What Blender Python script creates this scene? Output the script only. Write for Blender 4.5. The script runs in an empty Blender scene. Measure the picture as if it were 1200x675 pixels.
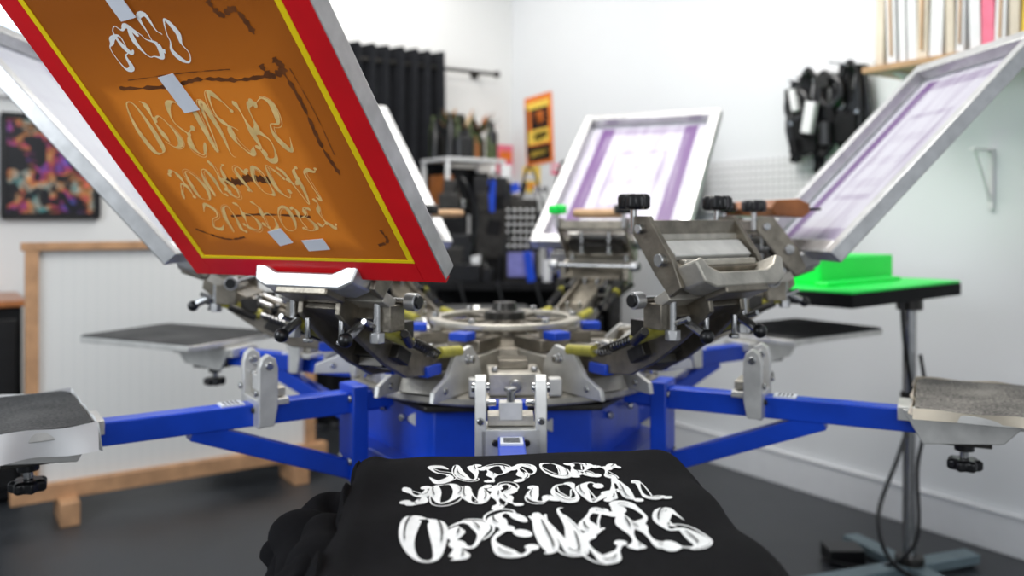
import bpy, bmesh, math, random
from mathutils import Vector, Matrix
random.seed(7)
sc = bpy.context.scene
CAMZ = 1.277
pi = math.pi
# ------------------------------------------------------------------ materials
def new_mat(name):
    m = bpy.data.materials.new(name); m.use_nodes = True
    nt = m.node_tree
    return m, nt, nt.nodes['Principled BSDF']
def mat(name, col, rough=.5, metal=0., var=.12, scale=18., bump=0., emit=0., bscale=None, spec=None, sheen=0.):
    m, nt, p = new_mat(name)
    tc = nt.nodes.new('ShaderNodeTexCoord')
    n = nt.nodes.new('ShaderNodeTexNoise'); n.inputs['Scale'].default_value = scale
    n.inputs['Detail'].default_value = 5
    nt.links.new(tc.outputs['Object'], n.inputs['Vector'])
    r = nt.nodes.new('ShaderNodeValToRGB')
    r.color_ramp.elements[0].position = .3; r.color_ramp.elements[1].position = .7
    r.color_ramp.elements[0].color = (*[c*(1-var) for c in col], 1)
    r.color_ramp.elements[1].color = (*[min(1, c*(1+var)) for c in col], 1)
    nt.links.new(n.outputs['Fac'], r.inputs['Fac'])
    nt.links.new(r.outputs['Color'], p.inputs['Base Color'])
    p.inputs['Roughness'].default_value = rough
    p.inputs['Metallic'].default_value = metal
    if spec is not None: p.inputs['Specular IOR Level'].default_value = spec
    if sheen: p.inputs['Sheen Weight'].default_value = sheen
    if emit:
        nt.links.new(r.outputs['Color'], p.inputs['Emission Color'])
        p.inputs['Emission Strength'].default_value = emit
    if bump:
        n2 = nt.nodes.new('ShaderNodeTexNoise'); n2.inputs['Scale'].default_value = bscale or scale*6
        nt.links.new(tc.outputs['Object'], n2.inputs['Vector'])
        b = nt.nodes.new('ShaderNodeBump'); b.inputs['Strength'].default_value = bump
        b.inputs['Distance'].default_value = .01
        nt.links.new(n2.outputs['Fac'], b.inputs['Height'])
        nt.links.new(b.outputs['Normal'], p.inputs['Normal'])
    return m
def ramp(nt, src, stops, interp='LINEAR'):
    r = nt.nodes.new('ShaderNodeValToRGB'); r.color_ramp.interpolation = interp
    e = r.color_ramp.elements
    while len(e) < len(stops): e.new(.5)
    for i, (p_, c) in enumerate(stops):
        e[i].position = p_; e[i].color = (*c, 1)
    nt.links.new(src, r.inputs['Fac']); return r.outputs['Color']
def math_node(nt, op, a, b=None):
    n = nt.nodes.new('ShaderNodeMath'); n.operation = op
    for i, x in enumerate((a, b)):
        if x is None: continue
        if isinstance(x, (int, float)): n.inputs[i].default_value = x
        else: nt.links.new(x, n.inputs[i])
    return n.outputs[0]
def mixc(nt, fac, a, b):
    n = nt.nodes.new('ShaderNodeMix'); n.data_type = 'RGBA'
    nt.links.new(fac, n.inputs[0])
    for i, x in ((6, a), (7, b)):
        if isinstance(x, tuple): n.inputs[i].default_value = (*x, 1)
        else: nt.links.new(x, n.inputs[i])
    return n.outputs[2]

ALU = mat('aluminium', (.56,.56,.56), .34, .75, .12, 30)
ALU_L = mat('aluminium_light', (.68,.67,.64), .42, .5, .12, 25)
CAST = mat('cast_aluminium_worn', (.24,.215,.175), .36, .82, .35, 22, .1)
CASTL = mat('cast_aluminium_pale', (.5,.47,.41), .42, .6, .25, 22, .1)
STEEL = mat('steel', (.45,.45,.45), .24, .95, .1, 40)
DARKST = mat('dark_steel', (.05,.047,.043), .32, .7, .3, 30)
BLUE = mat('blue_powder_coat', (.005,.06,.56), .32, 0, .15, 9, .03)
BLACKP = mat('black_plastic', (.007,.007,.008), .3, 0, .2)
BLACKM = mat('black_matte', (.009,.009,.01), .8, 0, .3, spec=.2)
YSPR = mat('yellow_grip', (.42,.38,.05), .5, 0, .2, 40)
RED = mat('red_tape', (.68,.004,.01), .38, 0, .1, 8)
YEL = mat('yellow_tape', (.92,.68,.003), .4, 0, .1, 8)
TAPE = mat('white_tape', (.74,.77,.84), .4, 0, .05)
GREEN = mat('green_vinyl_glow', (.0,.76,.08), .45, 0, .04, 5, emit=.1)  # slight emission added to brighten the green; not a lamp
WOOD = mat('pine_wood', (.52,.29,.15), .55, 0, .2, 14, .1)
WOODR = mat('varnished_wood', (.34,.12,.035), .3, 0, .3, 12)
WOODT = mat('tan_wood', (.52,.32,.17), .5, 0, .2, 12)
WALL = mat('white_wall_paint', (.8,.8,.79), .75, 0, .015, 1.5, .02, bscale=60)
WALLR = mat('white_wall_paint_cool', (.76,.775,.79), .75, 0, .02, 1.2, .02, bscale=60)
CEIL = mat('ceiling_paint', (.78,.78,.77), .8, 0, .02, 2)
BASEB = mat('baseboard_paint', (.78,.79,.81), .5, 0, .02)
WHITE = mat('white_laminate', (.78,.78,.78), .45, 0, .03)
CREAM = mat('cream_board', (.66,.58,.46), .6, 0, .12, 8)
INK = mat('white_ink', (.9,.91,.9), .4, 0, .06, 60)
INKD = mat('shirt_showing_through_ink', (.012,.012,.013), .7, 0, .1)
CARDB = mat('cardboard_beige', (.5,.38,.24), .7, 0, .1)
PINK = mat('pink_paper', (.85,.18,.28), .6, 0, .1, 20)
ORG = mat('orange_print', (.85,.2,.02), .6, 0, .2, 20)
YPAP = mat('yellow_paper', (.9,.62,.08), .6, 0, .1, 20)
LILAC = mat('lilac_plastic', (.2,.2,.5), .4, 0, .2, 20)
OLIVE = mat('olive_leaf', (.05,.07,.02), .6, 0, .4, 20)
FABRIC = mat('black_cotton', (.0045,.0045,.0055), .95, 0, .25, 60, .2, bscale=900, spec=.14)
TEAL = mat('painted_steel_base', (.2,.27,.3), .4, .3, .1)
CURT = mat('curtain_fabric', (.017,.018,.021), .9, 0, .2, 30, spec=.15)

def floor_mat():
    m, nt, p = new_mat('dark_concrete')
    tc = nt.nodes.new('ShaderNodeTexCoord')
    n = nt.nodes.new('ShaderNodeTexNoise'); n.inputs['Scale'].default_value = 2.2; n.inputs['Detail'].default_value = 8
    nt.links.new(tc.outputs['Object'], n.inputs['Vector'])
    c = ramp(nt, n.outputs['Fac'], [(.3,(.024,.027,.031)),(.7,(.055,.06,.067))])
    nt.links.new(c, p.inputs['Base Color'])
    r = ramp(nt, n.outputs['Fac'], [(.3,(.28,.28,.28)),(.7,(.48,.48,.48))])
    nt.links.new(r, p.inputs['Roughness']); return m
FLOOR = floor_mat()
def platen_mat(name, a, b):
    m, nt, p = new_mat(name)
    tc = nt.nodes.new('ShaderNodeTexCoord')
    n = nt.nodes.new('ShaderNodeTexNoise'); n.inputs['Scale'].default_value = 160; n.inputs['Detail'].default_value = 6
    nt.links.new(tc.outputs['Object'], n.inputs['Vector'])
    n2 = nt.nodes.new('ShaderNodeTexNoise'); n2.inputs['Scale'].default_value = 9; n2.inputs['Detail'].default_value = 6
    nt.links.new(tc.outputs['Object'], n2.inputs['Vector'])
    s = math_node(nt, 'ADD', math_node(nt, 'MULTIPLY', n.outputs['Fac'], .6), math_node(nt, 'MULTIPLY', n2.outputs['Fac'], .4))
    nt.links.new(ramp(nt, s, [(.4,a),(.62,b)]), p.inputs['Base Color'])
    p.inputs['Roughness'].default_value = .85; return m
PLAT = platen_mat('lint_covered_platen', (.05,.047,.044), (.3,.28,.25))
PLATD = platen_mat('dark_platen', (.012,.012,.013), (.07,.07,.07))
def emulsion_mat():
    m, nt, p = new_mat('orange_emulsion_mesh')
    tc = nt.nodes.new('ShaderNodeTexCoord'); sp = nt.nodes.new('ShaderNodeSeparateXYZ')
    nt.links.new(tc.outputs['Object'], sp.inputs[0])
    n = nt.nodes.new('ShaderNodeTexNoise'); n.inputs['Scale'].default_value = 5; n.inputs['Detail'].default_value = 6
    nt.links.new(tc.outputs['Object'], n.inputs['Vector'])
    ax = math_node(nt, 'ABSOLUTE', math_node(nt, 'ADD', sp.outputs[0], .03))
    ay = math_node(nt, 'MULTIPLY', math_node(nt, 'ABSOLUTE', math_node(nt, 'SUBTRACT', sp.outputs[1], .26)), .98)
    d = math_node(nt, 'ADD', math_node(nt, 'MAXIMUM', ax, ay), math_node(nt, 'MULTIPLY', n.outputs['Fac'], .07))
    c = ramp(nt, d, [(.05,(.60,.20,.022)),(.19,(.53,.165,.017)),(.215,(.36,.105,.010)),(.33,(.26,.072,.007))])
    nt.links.new(c, p.inputs['Base Color']); p.inputs['Roughness'].default_value = .38
    tr = nt.nodes.new('ShaderNodeBsdfTranslucent'); nt.links.new(c, tr.inputs['Color'])
    mx = nt.nodes.new('ShaderNodeMixShader'); mx.inputs[0].default_value = .35
    out = nt.nodes['Material Output']
    nt.links.new(p.outputs[0], mx.inputs[1]); nt.links.new(tr.outputs[0], mx.inputs[2])
    nt.links.new(mx.outputs[0], out.inputs['Surface']); return m
EMUL = emulsion_mat()
EMUL_D = mat('dried_emulsion', (.14,.042,.008), .45, 0, .3, 40)
EMUL_T = mat('stencil_open_area', (.86,.60,.24), .5, 0, .15, 40)
def inkscreen_mat(name, a, b, amt):
    m, nt, p = new_mat(name)
    tc = nt.nodes.new('ShaderNodeTexCoord'); sp = nt.nodes.new('ShaderNodeSeparateXYZ')
    nt.links.new(tc.outputs['Object'], sp.inputs[0])
    mp = nt.nodes.new('ShaderNodeMapping'); mp.inputs['Scale'].default_value = (14, 2.5, 1)
    nt.links.new(tc.outputs['Object'], mp.inputs[0])
    n = nt.nodes.new('ShaderNodeTexNoise'); n.inputs['Scale'].default_value = 1.6; n.inputs['Detail'].default_value = 5
    nt.links.new(mp.outputs[0], n.inputs['Vector'])
    ax = math_node(nt, 'ABSOLUTE', sp.outputs[0])
    ay = math_node(nt, 'MULTIPLY', math_node(nt, 'ABSOLUTE', math_node(nt, 'SUBTRACT', sp.outputs[1], .4)), .62)
    d = math_node(nt, 'MAXIMUM', ax, ay)
    side = math_node(nt, 'MULTIPLY', math_node(nt, 'GREATER_THAN', ax, .15), math_node(nt, 'LESS_THAN', d, .205))
    ring = math_node(nt, 'MULTIPLY', math_node(nt, 'GREATER_THAN', d, .175), math_node(nt, 'LESS_THAN', d, .20))
    ring2 = math_node(nt, 'MULTIPLY', math_node(nt, 'GREATER_THAN', d, .095), math_node(nt, 'LESS_THAN', d, .108))
    rows = math_node(nt, 'GREATER_THAN', math_node(nt, 'SINE', math_node(nt, 'MULTIPLY', sp.outputs[1], 70)), .35)
    rows = math_node(nt, 'MULTIPLY', rows, math_node(nt, 'LESS_THAN', d, .085))
    fac = math_node(nt, 'ADD', math_node(nt, 'MULTIPLY', side, .85), math_node(nt, 'MULTIPLY', ring2, .3))
    fac = math_node(nt, 'ADD', fac, math_node(nt, 'MULTIPLY', ring, .4))
    fac = math_node(nt, 'ADD', fac, math_node(nt, 'MULTIPLY', rows, .15))
    fac = math_node(nt, 'ADD', fac, math_node(nt, 'MULTIPLY', math_node(nt, 'SUBTRACT', n.outputs['Fac'], .45), 1.5))
    fac = math_node(nt, 'MULTIPLY', fac, amt)
    cl = nt.nodes.new('ShaderNodeClamp'); nt.links.new(fac, cl.inputs[0])
    nt.links.new(mixc(nt, cl.outputs[0], a, b), p.inputs['Base Color']); p.inputs['Roughness'].default_value = .4
    tr = nt.nodes.new('ShaderNodeBsdfTranslucent'); tr.inputs['Color'].default_value = (.7,.68,.76,1)
    mx = nt.nodes.new('ShaderNodeMixShader'); mx.inputs[0].default_value = .2
    out = nt.nodes['Material Output']
    nt.links.new(p.outputs[0], mx.inputs[1]); nt.links.new(tr.outputs[0], mx.inputs[2])
    nt.links.new(mx.outputs[0], out.inputs['Surface'])
    return m
PURP = inkscreen_mat('purple_inked_mesh', (.64,.62,.70), (.15,.05,.22), 1.0)
PALE = inkscreen_mat('pale_mesh', (.58,.6,.66), (.32,.31,.42), .4)
def art_mat():
    m, nt, p = new_mat('abstract_print')
    tc = nt.nodes.new('ShaderNodeTexCoord')
    n = nt.nodes.new('ShaderNodeTexNoise'); n.inputs['Scale'].default_value = 11; n.inputs['Detail'].default_value = 8
    n.inputs['Distortion'].default_value = 1.0
    nt.links.new(tc.outputs['Object'], n.inputs['Vector'])
    n2 = nt.nodes.new('ShaderNodeTexNoise'); n2.inputs['Scale'].default_value = 8; n2.inputs['Detail'].default_value = 3
    nt.links.new(tc.outputs['Object'], n2.inputs['Vector'])
    hue = ramp(nt, n2.outputs['Fac'], [(.34,(.06,.12,.5)),(.42,(.35,.06,.4)),(.48,(.7,.08,.12)),(.54,(.85,.35,.08)),(.6,(.6,.55,.45)),(.68,(.05,.35,.35))])
    mask = ramp(nt, n.outputs['Fac'], [(.46,(0,0,0)),(.56,(.8,.8,.8)),(.6,(.2,.2,.2)),(.66,(1,1,1))])
    nt.links.new(mixc(nt, mask, (.004,.004,.007), hue), p.inputs['Base Color']); p.inputs['Roughness'].default_value = .3; return m
ART = art_mat()
def peg_mat():
    m, nt, p = new_mat('pegboard_white')
    tc = nt.nodes.new('ShaderNodeTexCoord'); sp = nt.nodes.new('ShaderNodeSeparateXYZ')
    nt.links.new(tc.outputs['Object'], sp.inputs[0])
    k = 2*pi/.035
    a = math_node(nt, 'COSINE', math_node(nt, 'MULTIPLY', sp.outputs[0], k))
    b = math_node(nt, 'COSINE', math_node(nt, 'MULTIPLY', sp.outputs[2], k))
    s = math_node(nt, 'GREATER_THAN', math_node(nt, 'ADD', a, b), 1.5)
    nt.links.new(mixc(nt, s, (.76,.76,.77), (.22,.22,.22)), p.inputs['Base Color']); return m
PEG = peg_mat()
def panel_mat():
    m, nt, p = new_mat('ribbed_white_panel')
    tc = nt.nodes.new('ShaderNodeTexCoord'); sp = nt.nodes.new('ShaderNodeSeparateXYZ')
    nt.links.new(tc.outputs['Object'], sp.inputs[0])
    a = math_node(nt, 'SINE', math_node(nt, 'MULTIPLY', sp.outputs[0], 2*pi/.045))
    f = math_node(nt, 'GREATER_THAN', a, .92)
    nt.links.new(mixc(nt, f, (.76,.76,.74), (.72,.725,.71)), p.inputs['Base Color']); p.inputs['Roughness'].default_value = .6
    return m
PANEL = panel_mat()

# ------------------------------------------------------------------ builder
def catmull(pts, n=8, closed=False):
    P = [Vector(p) for p in pts]; out = []; N = len(P)
    rng = N if closed else N-1
    for i in range(rng):
        if closed: a, b, c, d = P[(i-1) % N], P[i], P[(i+1) % N], P[(i+2) % N]
        else: a, b, c, d = P[max(i-1, 0)], P[i], P[i+1], P[min(i+2, N-1)]
        for k in range(n):
            t = k/n
            out.append(.5*((2*b)+(c-a)*t+(2*a-5*b+4*c-d)*t*t+(3*b-a-3*c+d)*t**3))
    if not closed: out.append(P[-1].copy())
    return out
class B:
    def __init__(s): s.v=[]; s.f=[]; s.mi=[]; s.mats=[]; s.M=Matrix()
    def add(s, vs, fs, m):
        if m not in s.mats: s.mats.append(m)
        k = s.mats.index(m); o = len(s.v)
        s.v += [s.M @ Vector(v) for v in vs]
        s.f += [[i+o for i in f] for f in fs]; s.mi += [k]*len(fs)
    def box(s, c, d, m, R=None, taper=1.0):
        c = Vector(c); vs = []
        for z in (-1, 1):
            for x, y in ((-1,-1),(1,-1),(1,1),(-1,1)):
                k = taper if z > 0 else 1
                p = Vector((x*d[0]/2*k, y*d[1]/2*k, z*d[2]/2))
                if R is not None: p = R @ p
                vs.append(c+p)
        s.add(vs, [[3,2,1,0],[4,5,6,7],[0,1,5,4],[1,2,6,5],[2,3,7,6],[3,0,4,7]], m)
    def bar(s, p0, p1, w, h, m, up=(0,0,1)):
        p0, p1 = Vector(p0), Vector(p1); d = p1-p0; L = d.length; x = d.normalized()
        y = Vector(up).cross(x)
        if y.length < 1e-4: y = Vector((0,1,0)).cross(x)
        y.normalize(); z = x.cross(y)
        R = Matrix((x, y, z)).transposed()
        s.box((p0+p1)/2, (L, w, h), m, R)
    def cyl(s, p0, p1, r, m, seg=20, r2=None):
        p0, p1 = Vector(p0), Vector(p1); z = (p1-p0).normalized()
        x = z.orthogonal().normalized(); y = z.cross(x); r2 = r if r2 is None else r2
        vs = []
        for p, rr in ((p0, r), (p1, r2)):
            for i in range(seg):
                a = 2*pi*i/seg; vs.append(p+x*math.cos(a)*rr+y*math.sin(a)*rr)
        fs = [[i, (i+1) % seg, seg+(i+1) % seg, seg+i] for i in range(seg)]
        fs += [list(range(seg))[::-1], list(range(seg, 2*seg))]
        s.add(vs, fs, m)
    def prism(s, poly, fn, t0, t1, m):
        n = len(poly); vs = [fn(a, b, t0) for a, b in poly]+[fn(a, b, t1) for a, b in poly]
        fs = [[i, (i+1) % n, n+(i+1) % n, n+i] for i in range(n)]+[list(range(n))[::-1], list(range(n, 2*n))]
        s.add(vs, fs, m)
    def sweep(s, path, r, m, seg=8, closed=False):
        P = [Vector(p) for p in path]; N = len(P); vs = []; prev = None
        for i, p in enumerate(P):
            if closed: t = (P[(i+1) % N]-P[i-1]).normalized()
            else: t = (P[min(i+1, N-1)]-P[max(i-1, 0)]).normalized()
            x = (prev-t*prev.dot(t)) if prev else t.orthogonal()
            x.normalize(); prev = x; y = t.cross(x)
            for k in range(seg):
                a = 2*pi*k/seg; vs.append(p+(x*math.cos(a)+y*math.sin(a))*r)
        fs = []
        for i in range(N if closed else N-1):
            j = (i+1) % N
            for k in range(seg):
                fs.append([i*seg+k, i*seg+(k+1) % seg, j*seg+(k+1) % seg, j*seg+k])
        if not closed: fs += [list(range(seg))[::-1], [(N-1)*seg+k for k in range(seg)]]
        s.add(vs, fs, m)
    def ball(s, c, r, m, sc_=(1,1,1), n=12):
        vs = []; fs = []; c = Vector(c)
        for i in range(n+1):
            th = pi*i/n
            for j in range(2*n):
                ph = pi*j/n
                vs.append(c+Vector((r*sc_[0]*math.sin(th)*math.cos(ph), r*sc_[1]*math.sin(th)*math.sin(ph), r*sc_[2]*math.cos(th))))
        for i in range(n):
            for j in range(2*n):
                fs.append([i*2*n+j, (i+1)*2*n+j, (i+1)*2*n+(j+1) % (2*n), i*2*n+(j+1) % (2*n)])
        s.add(vs, fs, m)
    def lathe(s, c, prof, m, seg=24, close=False):
        vs = []; fs = []; c = Vector(c); n = len(prof)
        for (r, z) in prof:
            for k in range(seg):
                a = 2*pi*k/seg; vs.append(c+Vector((r*math.cos(a), r*math.sin(a), z)))
        for i in range(n if close else n-1):
            j = (i+1) % n
            for k in range(seg):
                fs.append([i*seg+k, i*seg+(k+1) % seg, j*seg+(k+1) % seg, j*seg+k])
        if not close: fs += [list(range(seg))[::-1], [(n-1)*seg+k for k in range(seg)]]
        s.add(vs, fs, m)
    def star(s, c, ax, r, h, m, lobes=7):
        c = Vector(c); z = Vector(ax).normalized(); x = z.orthogonal().normalized(); y = z.cross(x)
        n = lobes*6; rings = [(-.5, .82), (-.3, 1), (.3, 1), (.5, .8)]; vs = []
        for (hh, k) in rings:
            for i in range(n):
                a = 2*pi*i/n; rr = r*k*(1+.13*math.cos(lobes*a))
                vs.append(c+z*hh*h+(x*math.cos(a)+y*math.sin(a))*rr)
        fs = []
        for q in range(3):
            fs += [[q*n+i, q*n+(i+1) % n, (q+1)*n+(i+1) % n, (q+1)*n+i] for i in range(n)]
        fs += [list(range(n))[::-1], list(range(3*n, 4*n))]
        s.add(vs, fs, m)
    def obj(s, name, parent=None, bevel=0., mw=None, ang=32, recalc=True):
        me = bpy.data.meshes.new(name)
        inv = mw.inverted() if mw is not None else None
        vs = [inv @ v for v in s.v] if inv is not None else s.v
        me.from_pydata([tuple(v) for v in vs], [], s.f)
        for m in s.mats: me.materials.append(m)
        me.polygons.foreach_set('material_index', s.mi)
        bm = bmesh.new(); bm.from_mesh(me)
        if recalc: bmesh.ops.recalc_face_normals(bm, faces=bm.faces)
        for f in bm.faces: f.smooth = True
        for e in bm.edges:
            if len(e.link_faces) == 2 and e.calc_face_angle(0) > math.radians(ang): e.smooth = False
        bm.to_mesh(me); bm.free()
        o = bpy.data.objects.new(name, me); sc.collection.objects.link(o)
        if mw is not None: o.matrix_world = mw
        if parent is not None: o.parent = parent
        if bevel:
            md = o.modifiers.new('bevel', 'BEVEL'); md.width = bevel; md.segments = 2
            md.limit_method = 'ANGLE'; md.angle_limit = math.radians(40)
        return o
def empty(name):
    o = bpy.data.objects.new(name, None); sc.collection.objects.link(o); return o

# ------------------------------------------------------------------ room (rotated ~34 deg)
CX, CY = 0.0, 6.06
RW = Vector((.562, -.827, 0)); LW = Vector((-.827, -.562, 0))
NR = LW.copy(); NL = RW.copy()
def rp(s, off=0, z=0): return Vector((CX, CY, 0))+RW*s+NR*off+Vector((0,0,z))
def lp(s, off=0, z=0): return Vector((CX, CY, 0))+LW*s+NL*off+Vector((0,0,z))
H = 3.3
def mw_axes(o, x, y, z):
    M = Matrix.Identity(4)
    for i, a in enumerate((x, y, z)):
        for k in range(3): M[k][i] = a[k]
    for k in range(3): M[k][3] = o[k]
    return M
Z = Vector((0,0,1))
MR = mw_axes(rp(0), RW, -NR, Z)
ML = mw_axes(lp(0), -LW, -NL, Z)
b = B(); b.M = MR; b.box((4.0, .06, H/2), (8.24, .12, H), WALLR); b.obj('wall_right', mw=MR)
b = B(); b.M = ML; b.box((-4.0, .06, H/2), (8.0, .12, H), WALL); b.obj('wall_left', mw=ML)
b = B(); b.M = MR; b.box((4.0, -.011, .08), (8.0, .018, .16), BASEB); b.box((4.0,-.014,.155),(8.0,.024,.012),BASEB); b.obj('baseboard_right', mw=MR, bevel=.003)
b = B(); b.M = ML; b.box((-4.0, -.011, .08), (8.0, .018, .16), BASEB); b.box((-4.0,-.014,.155),(8.0,.024,.012),BASEB); b.obj('baseboard_left', mw=ML, bevel=.003)
b = B(); b.M = MR; b.box((4.0, -4.0, -.03), (8.2, 8.2, .06), FLOOR); b.obj('floor', mw=MR)
b = B(); b.M = MR; b.box((2.6, -2.6, H+.05), (5.4, 5.4, .1), CEIL); b.obj('ceiling', mw=MR)

SKYM, nt, p = new_mat('daylight_glass')
p.inputs['Base Color'].default_value = (.6,.75,.9,1); p.inputs['Emission Color'].default_value = (.7,.86,1,1)
p.inputs['Emission Strength'].default_value = 1.5
b = B(); b.M = ML
b.box((-3.62, -.012, 2.4), (1.2, .01, .9), SKYM)
for z in (1.93, 2.87): b.box((-3.62, -.025, z), (1.3, .05, .06), WHITE)
for x in (-3.0, -3.62, -4.24): b.box((x, -.025, 2.4), (.05, .045, .92), WHITE)
b.obj('window_1', mw=ML, bevel=.003)

b = B(); b.M = ML
x0, x1, z0, z1 = -3.11, -2.68, CAMZ+.02, CAMZ+.53
b.box(((x0+x1)/2, -.018, (z0+z1)/2), (x1-x0-.03, .012, z1-z0-.03), ART)
for z in (z0, z1): b.box(((x0+x1)/2, -.02, z), (x1-x0+.02, .035, .03), BLACKP)
for x in (x0, x1): b.box((x, -.02, (z0+z1)/2), (.03, .035, z1-z0), BLACKP)
b.obj('framed_artwork', mw=ML, bevel=.002)

# curtain
cur = empty('black_curtain')
b = B(); N = 300; sA, sB = .62, 2.1; zt, zb = CAMZ+1.1, .04
vs = []; fs = []
rows = 14
for j in range(rows+1):
    z = zt+(zb-zt)*j/rows
    for i in range(N+1):
        s = sA+(sB-sA)*i/N
        amp = .045*(1+.15*math.sin(j*.5+i*.03))
        off = .11+amp*math.sin(i/N*2*pi*15)+.01*math.sin(i*.21+j*.4)
        vs.append(lp(s, off, z))
for j in range(rows):
    for i in range(N):
        a = j*(N+1)+i; fs.append([a, a+1, a+N+2, a+N+1])
b.add(vs, fs, CURT); b.obj('cloth', cur, ang=80)
b = B(); b.cyl(lp(.22, .11, CAMZ+1.0), lp(2.4, .11, CAMZ+1.0), .012, DARKST)
b.ball(lp(.2, .11, CAMZ+1.0), .024, DARKST)
b.cyl(lp(.32, .0, CAMZ+1.0), lp(.32, .11, CAMZ+1.0), .01, DARKST)
b.cyl(lp(.32, .0, CAMZ+1.0), lp(.32, .012, CAMZ+1.0), .03, DARKST)
for i in range(15):
    s = sA+(sB-sA)*(i+.25)/15
    c = lp(s, .11, CAMZ+1.0); ring = []
    for k in range(16):
        a = 2*pi*k/16; ring.append(c+Z*.03*math.sin(a)+NL*.03*math.cos(a))
    b.sweep(ring, .006, STEEL, 6, True)
b.obj('rod', cur)

# posters
def poster(name, M, xc, z0, z1, w, base, deco, tilt=0):
    b = B(); T = M @ Matrix.Translation((xc, 0, (z0+z1)/2)) @ Matrix.Rotation(tilt, 4, 'Y'); b.M = T
    h = z1-z0
    b.box((0, -.004, 0), (w, .004, h), base)
    for (x, z, ww, hh, m) in deco: b.box((x*w, -.0075, z*h), (ww*w, .003, hh*h), m)
    b.obj(name, mw=T)
poster('wall_poster', MR, .33, CAMZ+.38, CAMZ+.85, .31, ORG, [(0,.36,.84,.1,YPAP),(.05,.16,.62,.3,BLACKM),(.05,.17,.3,.18,ORG),(-.02,-.1,.8,.2,YPAP),(.08,-.1,.5,.12,BLACKM),(.22,-.1,.14,.1,PINK),(0,-.34,.8,.22,BLACKM),(0,-.34,.6,.08,YPAP),(-.42,0,.08,.7,BLACKM)], -.06)
poster('wall_poster', MR, .24, CAMZ+.19, CAMZ+.37, .2, YPAP, [(0,.1,.6,.3,WHITE),(0,-.25,.7,.12,ORG)], .03)
poster('wall_poster', MR, .52, CAMZ+.3, CAMZ+.37, .1, PINK, [(0,.1,.6,.3,WHITE)], .1)
poster('wall_poster', ML, -.06, CAMZ+.31, CAMZ+.53, .14, PINK, [(0,.15,.7,.3,ORG),(0,-.25,.6,.2,RED)], .02)

T = MR @ Matrix.Translation((2.12, 0, 0)); b = B(); b.M = T
b.box((0, -.02, CAMZ+.17), (.9, .01, .26), PEG)
for x in (-.43,.43): b.box((x,-.012,CAMZ+.17),(.02,.02,.24),WHITE)
b.obj('pegboard', mw=T)

# backpack
b = B(); b.M = MR
b.ball((1.75, -.16, CAMZ+.22), .2, BLACKM, (.85,.6,1.45), 14)
b.ball((1.75, -.27, CAMZ+.1), .14, BLACKM, (.9,.5,.9), 12)
b.sweep(catmull([(1.68,-.12,CAMZ+.47),(1.7,-.05,CAMZ+.57),(1.8,-.05,CAMZ+.57),(1.82,-.12,CAMZ+.47)], 6), .012, BLACKP)
b.cyl((1.75,0,CAMZ+.57),(1.75,-.08,CAMZ+.57),.008,STEEL)
b.box((1.75,-.345,CAMZ+.1),(.16,.01,.012),STEEL)
b.obj('black_backpack')

# hanging clamps / tape guns / cables on the right wall, one cluster on a rail
b = B(); b.M = MR
b.box((2.63,-.012,CAMZ+.68),(.40,.02,.03),WHITE)
rr = random.Random(3)
for i in range(9):
    x = 2.46+.043*i; z = CAMZ+.66+rr.uniform(-.03,.04)
    b.cyl((x,-.02,z),(x,-.12,z),.005,STEEL,8)
    L = rr.uniform(.3,.44)
    if i in (0,3,6,8):
        b.bar((x,-.07,z),(x-.035,-.07,z-L*.55),.03,.03,BLACKP); b.bar((x,-.07,z),(x+.035,-.07,z-L*.55),.03,.03,BLACKP)
        b.bar((x-.035,-.07,z-L*.55),(x+.01,-.07,z-L),.03,.034,BLACKP); b.bar((x+.035,-.07,z-L*.55),(x-.01,-.07,z-L),.03,.034,BLACKM)
        b.cyl((x,-.1,z-L*.5),(x,-.04,z-L*.5),.018,STEEL,12)
    elif i in (1,5):
        ring=[(x+.055*math.cos(2*pi*k/20),-.11,z-.13+.065*math.sin(2*pi*k/20)) for k in range(20)]
        b.sweep(ring,.02,BLACKP,8,True); b.bar((x,-.11,z-.2),(x+.03,-.11,z-.36),.04,.04,BLACKM); b.box((x-.03,-.11,z-.08),(.06,.04,.06),DARKST)
    else:
        for k in range(4):
            ring=[(x+(.03+.008*k)*math.cos(2*pi*q/20),-.05-.015*k,z-.17+(.16+.01*k)*math.sin(2*pi*q/20)) for q in range(20)]
            b.sweep(ring,.01,BLACKP,6,True)
b.box((2.60,-.155,CAMZ+.46),(.05,.03,.14),WHITE,Matrix.Rotation(.2,3,'Y')); b.cyl((2.68,-.15,CAMZ+.33),(2.68,-.15,CAMZ+.43),.03,BLACKP)
b.box((2.5,-.13,CAMZ+.55),(.03,.03,.1),WHITE,Matrix.Rotation(-.2,3,'Y')); b.box((2.54,-.1,CAMZ+.34),(.14,.06,.07),BLACKM)
b.box((2.76,-.1,CAMZ+.4),(.1,.06,.12),BLACKM)
b.obj('hanging_clamps_and_cables', bevel=.003)
b = B(); b.M = MR
b.box((3.32,-.01,CAMZ+.16),(.02,.012,.24),WHITE); b.box((3.32,-.08,CAMZ+.27),(.02,.14,.01),WHITE); b.bar((3.32,-.01,CAMZ+.07),(3.32,-.13,CAMZ+.265),.01,.01,WHITE,(1,0,0))
b.obj('shelf_bracket', bevel=.002)

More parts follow.
